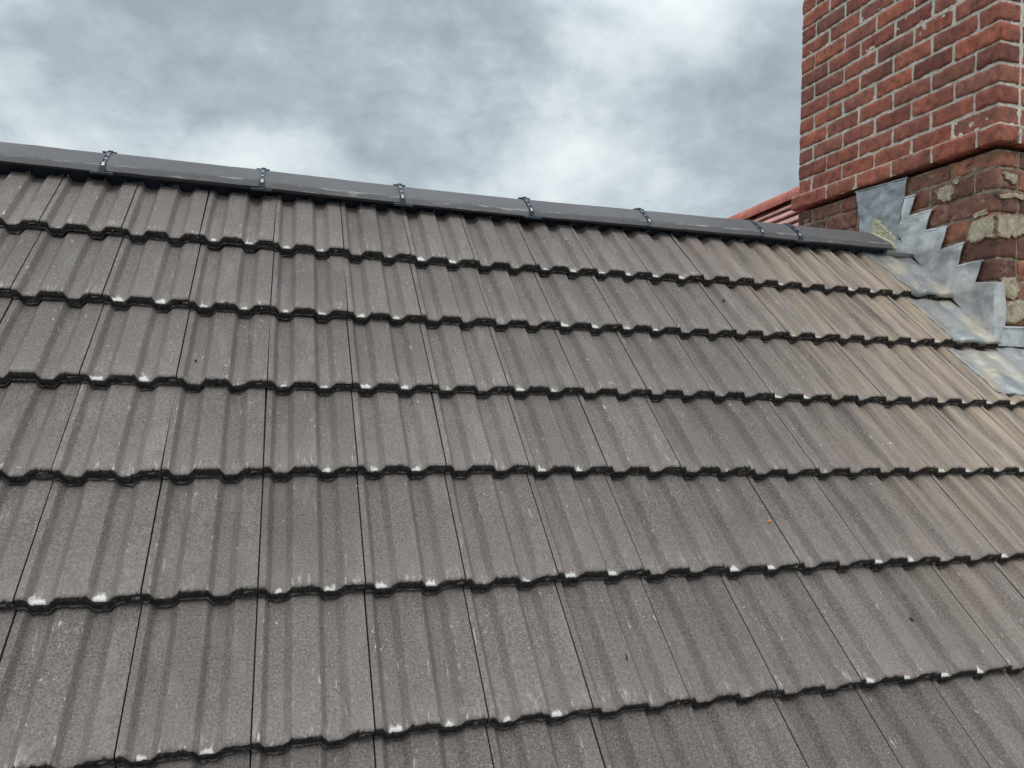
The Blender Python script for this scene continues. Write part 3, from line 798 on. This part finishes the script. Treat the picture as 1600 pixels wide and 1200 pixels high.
def drape(name, xf, s0f, s1f, x1f, course, seed, material, lift=.006, nx=44, ns=46, parent=roof, amp=.0035, sm=.016, droop=.010, flat=.55):
    "lead sheet laid on the tiles: xf(t) left edge X, x1f(t) right edge X, t runs down the slope"
    top = []; 
    for b in range(ns + 1):
        t = b / ns; row = []
        for a in range(nx + 1):
            u = a / nx; X = xf(t) + (x1f(t) - xf(t)) * u
            s = s0f(u) + (s1f(u) - s0f(u)) * t
            ss = s
            H = flat * (-(nose_s(course, X) - ss) * TD - .003) + (1 - flat) * np.mean([surf(X + q * sm, ss, course) for q in (-1, -.5, 0, .5, 1)])
            H = max(H, surf(X, ss, course) + .0005) if False else H
            h = H + lift + amp * fbm(X * 22, s * 22, seed, 3) + .0006
            over = s - nose_s(course, X)
            if over > -.004: h -= droop * ((over + .004) / .012) ** 1.3 if over > -.004 else 0
            h = max(h, surf(X, ss, course) + .0012) if over < 0 else h
            row.append((X, s, h))
        top.append(row)
    m = MB(); vs = []; fs = []; n = nx + 1
    for row in top: vs += [RP(*q) for q in row]
    B = len(vs)
    for row in top: vs += [RP(q[0], q[1], q[2] - .0055) for q in row]
    for b in range(ns):
        for a in range(nx):
            q = b * n + a; fs.append((q, q + 1, q + n + 1, q + n)); fs.append((B + q, B + q + n, B + q + n + 1, B + q + 1))
    for a in range(nx):
        for q0 in (0, ns * n): fs.append((q0 + a, q0 + a + 1, B + q0 + a + 1, B + q0 + a))
    for b in range(ns):
        for q0 in (0, nx): fs.append((q0 + b * n, q0 + (b + 1) * n, B + q0 + (b + 1) * n, B + q0 + b * n))
    m.add(vs, fs)
    return attach(obj(name, m.mesh(name, 60), material), parent)
L1 = 11.45 * W
wob = lambda t, k: .006 * fbm(t * 5, k, 2, 3)
XE = XC - .004
s_top = SB + .002
o = drape('lead_soaker', lambda t: L1 - .020 + .03 * t + wob(t, 1), lambda u: s_top, lambda u: nose_s(1, 2.4) + .006 + .003 * math.sin(u * 9), lambda t: XE, 1, 31, LEADC, droop=.012)
o['label'] = 'upper dusty lead soaker beside the chimney'
o = drape('lead_soaker', lambda t: L1 - .012 + .012 * t + wob(t, 2), lambda u: nose_s(1, 2.4) + .012, lambda u: nose_s(2, 2.4) + .004, lambda t: XE, 2, 32, LEADC, droop=.010)
o['label'] = 'lower dusty lead soaker beside the chimney'
# apron below the chimney, over the third course
ax = lambda t: 11.36 * W + .012 * t + wob(t, 3)
def as0(u): 
    X = ax(0) + (XC + CW + .2 - ax(0)) * u
    return 1.03 * G if X < XC - .01 else .84 * G
def as1(u):
    X = ax(0) + (XC + CW + .2 - ax(0)) * u
    return (1.885 if X < 11.78 * W else 1.915) * G + .004 * fbm(X * 9, 3, 3, 2)
o = drape('apron_flashing', ax, as0, as1, lambda t: XC + CW + .2, 3, 33, LEADC, nx=120, ns=50, parent=chim, sm=.02, droop=0, amp=.003)
# yellow mortar bedding the last ridge tile against the lead
bed = []
sec_o = [p for p in ridge_section(.0) if p[0] < .03]; m = MB(); rings = []
def skx(y): return XAP + (XEND - XAP) * min(1, max(0, -y / RHW))
for kx in range(7):
    f = kx / 6; r = []
    for k, (y, z) in enumerate(sec_o):
        nz = .004 * fbm(kx * .9, k * .8, 2, 3) + .003 * fbm(kx * 2.1, k * 1.9, 5, 2)
        gro = 1.0 + (.05 * math.sin(f * 3.14159) - .05 * f) + nz / .1
        X = min(skx(y) - .006 + .020 * f + .007 * fbm(k * .9, kx * .5, 4, 2), XC + .004)
        r.append((X, AY + y * gro, AZ + z * gro + ridge_dz(X)))
    r += [(r[-1][0], AY + .03, AZ - .09), (r[0][0], AY - RHW * .8, AZ - RHH - .010)]
    rings.append(r)
m.loft(rings)
o = attach(obj('mortar_fillet', m.mesh('mortar_fillet', 60), BEDM), roof); o['label'] = 'yellow mortar between the last ridge tile and the lead'
m = MB(); rings = []
for kx in range(12):
    X = XEND - .03 + (XC - XEND + .03) * kx / 11
    rings.append([(X, AY + y * .93, AZ + z * .93 - .012 + .003 * fbm(X * 40, y * 30, 1, 2)) for y, z in sec_o] + [(X, AY + .03, AZ - .1), (X, AY - RHW * .8, AZ - RHH - .022)])
m.loft(rings)
attach(obj('saddle_flashing', m.mesh('saddle_flashing', 60), LEADA), chim)
blob([fx3(x, y, .009) for x, y in ((1356, 362), (1362, 352), (1368, 341), (1374, 343), (1380, 353), (1389, 360), (1398, 369), (1404, 380), (1396, 388), (1376, 378))], (-1, 0, 0), .004, 43, BEDM, 'yellow mortar smeared up the lead', 'mortar_smear', chim, .007)

# ------------------------------------------------------------------ neighbouring red roof beyond the ridge
nb = empty('red_tiled_roof', (3.6, 5.0, -1.0))
nb['kind'] = 'thing'
tag(nb, 'terracotta tiled roof of the wing behind the chimney, its ridge climbing out of sight', 'roof')
REDT = plain('terracotta', (.46, .15, .11), .8, 0, 18, .3, .4, .004)
REDP = plain('terracotta_pale', (.50, .27, .235), .8, 0, 22, .3, .4, .004)
NX = 3.35
p0 = at_plane(1247, 291, 0, NX); p1 = at_plane(1142, 338, 0, NX)
dirn = (p1 - p0) / np.linalg.norm(p1 - p0); e0 = p0 - dirn * 1.2; Ltot = np.linalg.norm(p1 - p0) + 4.0
PIT = R_(47); dn_ = np.array([-math.cos(PIT), 0, -math.sin(PIT)]); dn_ -= dirn * (dn_ @ dirn); dn_ /= np.linalg.norm(dn_)
nr = np.cross(dirn, dn_); nr = nr if nr[2] > 0 else -nr
nseg = 12
for k in range(nseg):
    a = Ltot * k / nseg; b = Ltot * (k + 1) / nseg - .008; rings = []
    for q in np.linspace(a, b, 6):
        r = []
        c = e0 + dirn * q - nr * 0.0
        for an in np.linspace(-95, 95, 13):
            r.append(c + np.array([0, 0, -.10]) + .088 * (math.cos(R_(an)) * np.array([0, 0, 1]) + math.sin(R_(an)) * np.array([1.0, 0, 0])) * (1 + .03 * (q - a) / (b - a)))
        for an in np.linspace(95, -95, 13):
            r.append(c + np.array([0, 0, -.10]) + .074 * (math.cos(R_(an)) * np.array([0, 0, 1]) + math.sin(R_(an)) * np.array([1.0, 0, 0])))
        rings.append(r)
    m = MB(); m.loft(rings)
    o = attach(obj('ridge_tile', m.mesh('ridge_tile', 40), REDT), nb)
m = MB()
for r_ in range(14):
    d0 = .07 + r_ * .112
    nt_ = int(Ltot / .165)
    for k in range(nt_):
        off = .0825 if r_ % 2 else 0
        c = e0 + dirn * (k * .165 + off + .08) + dn_ * (d0 + .05) + nr * (-.055 + random.uniform(-.0015, .0015))
        tl = dn_ * .082 + nr * .017
        m.box(c, dirn * .080, tl, nr * .0065)
attach(obj('plain_tiles', m.mesh('plain_tiles'), REDP), nb)
m = MB(); c = e0 + dirn * Ltot / 2
ra = [e0 + q for q in (-nr * .09, dn_ * 1.5 - nr * .09, np.array([1.3, 0, -1.2]), )]
m.loft([ra, [q + dirn * Ltot for q in ra]])
attach(obj('roof_deck', m.mesh('roof_deck'), DECK), nb)

# ------------------------------------------------------------------ loose bits lying on the tiles
def on_tile(px, py):
    h = -.012
    for _ in range(12):
        X, s = at_roof(px, py, h); h = surf(X, s)
    return X, s, h
def chip(name, px, py, size, seed, material, label, cat, flat=.4, group=None):
    X, s, h = on_tile(px, py); rs = random.Random(seed)
    bm = bmesh.new(); bmesh.ops.create_icosphere(bm, subdivisions=2, radius=1.0)
    for v in bm.verts:
        f = 1 + .45 * noise.noise(v.co * 1.3 + Vector((seed, 0, 0)))
        q = v.co * f; v.co = Vector((q.x * size[0], q.y * size[1], q.z * size[2]))
    me = bpy.data.meshes.new(name); bm.to_mesh(me); bm.free()
    o = obj(name, me, material)
    o.matrix_world = Matrix.Translation(RP(X, s, h + size[2] * .7)) @ Matrix.Rotation(TH - tilt, 4, 'X') @ Matrix.Rotation(rs.uniform(0, 3), 4, 'Z')
    return tag(o, label, cat, group)
ORG = plain('orange_brick', (.62, .17, .07), .9, 0, 90, .3, .4)
DRK = plain('dark_debris', (.03, .026, .024), .9, 0, 90, .4, .4)
chip('brick_chip', 1202, 815, (.0055, .0042, .0022), 3, ORG, 'tiny bright orange brick chip lying on a grey roof tile', 'brick chip')
chip('leaf_scrap', 1424, 967.5, (.0065, .0028, .0016), 5, DRK, 'small dark leaf scrap on the slope low at the right', 'leaf')
chip('moss_crumb', 1129, 473, (.0062, .0045, .003), 8, DRK, 'dark crumb of moss high on the slope below the ridge', 'moss')
chip('grit_pebble', 306, 564, (.0042, .003, .002), 9, DRK, 'small dark pebble of grit lying on the left of the slope', 'pebble')
WHT = plain('mortar_crumb', (.62, .60, .55), .9, 0, 90, .2, .4)
chip('mortar_crumb', 1391, 693, (.007, .0032, .0018), 15, WHT, 'small pale mortar crumb on the right of the slope', 'mortar crumb')
chip('twig_scrap', 979, 1028, (.0075, .0022, .0016), 12, DRK, 'short dark twig scrap on a tile at the bottom centre', 'twig')
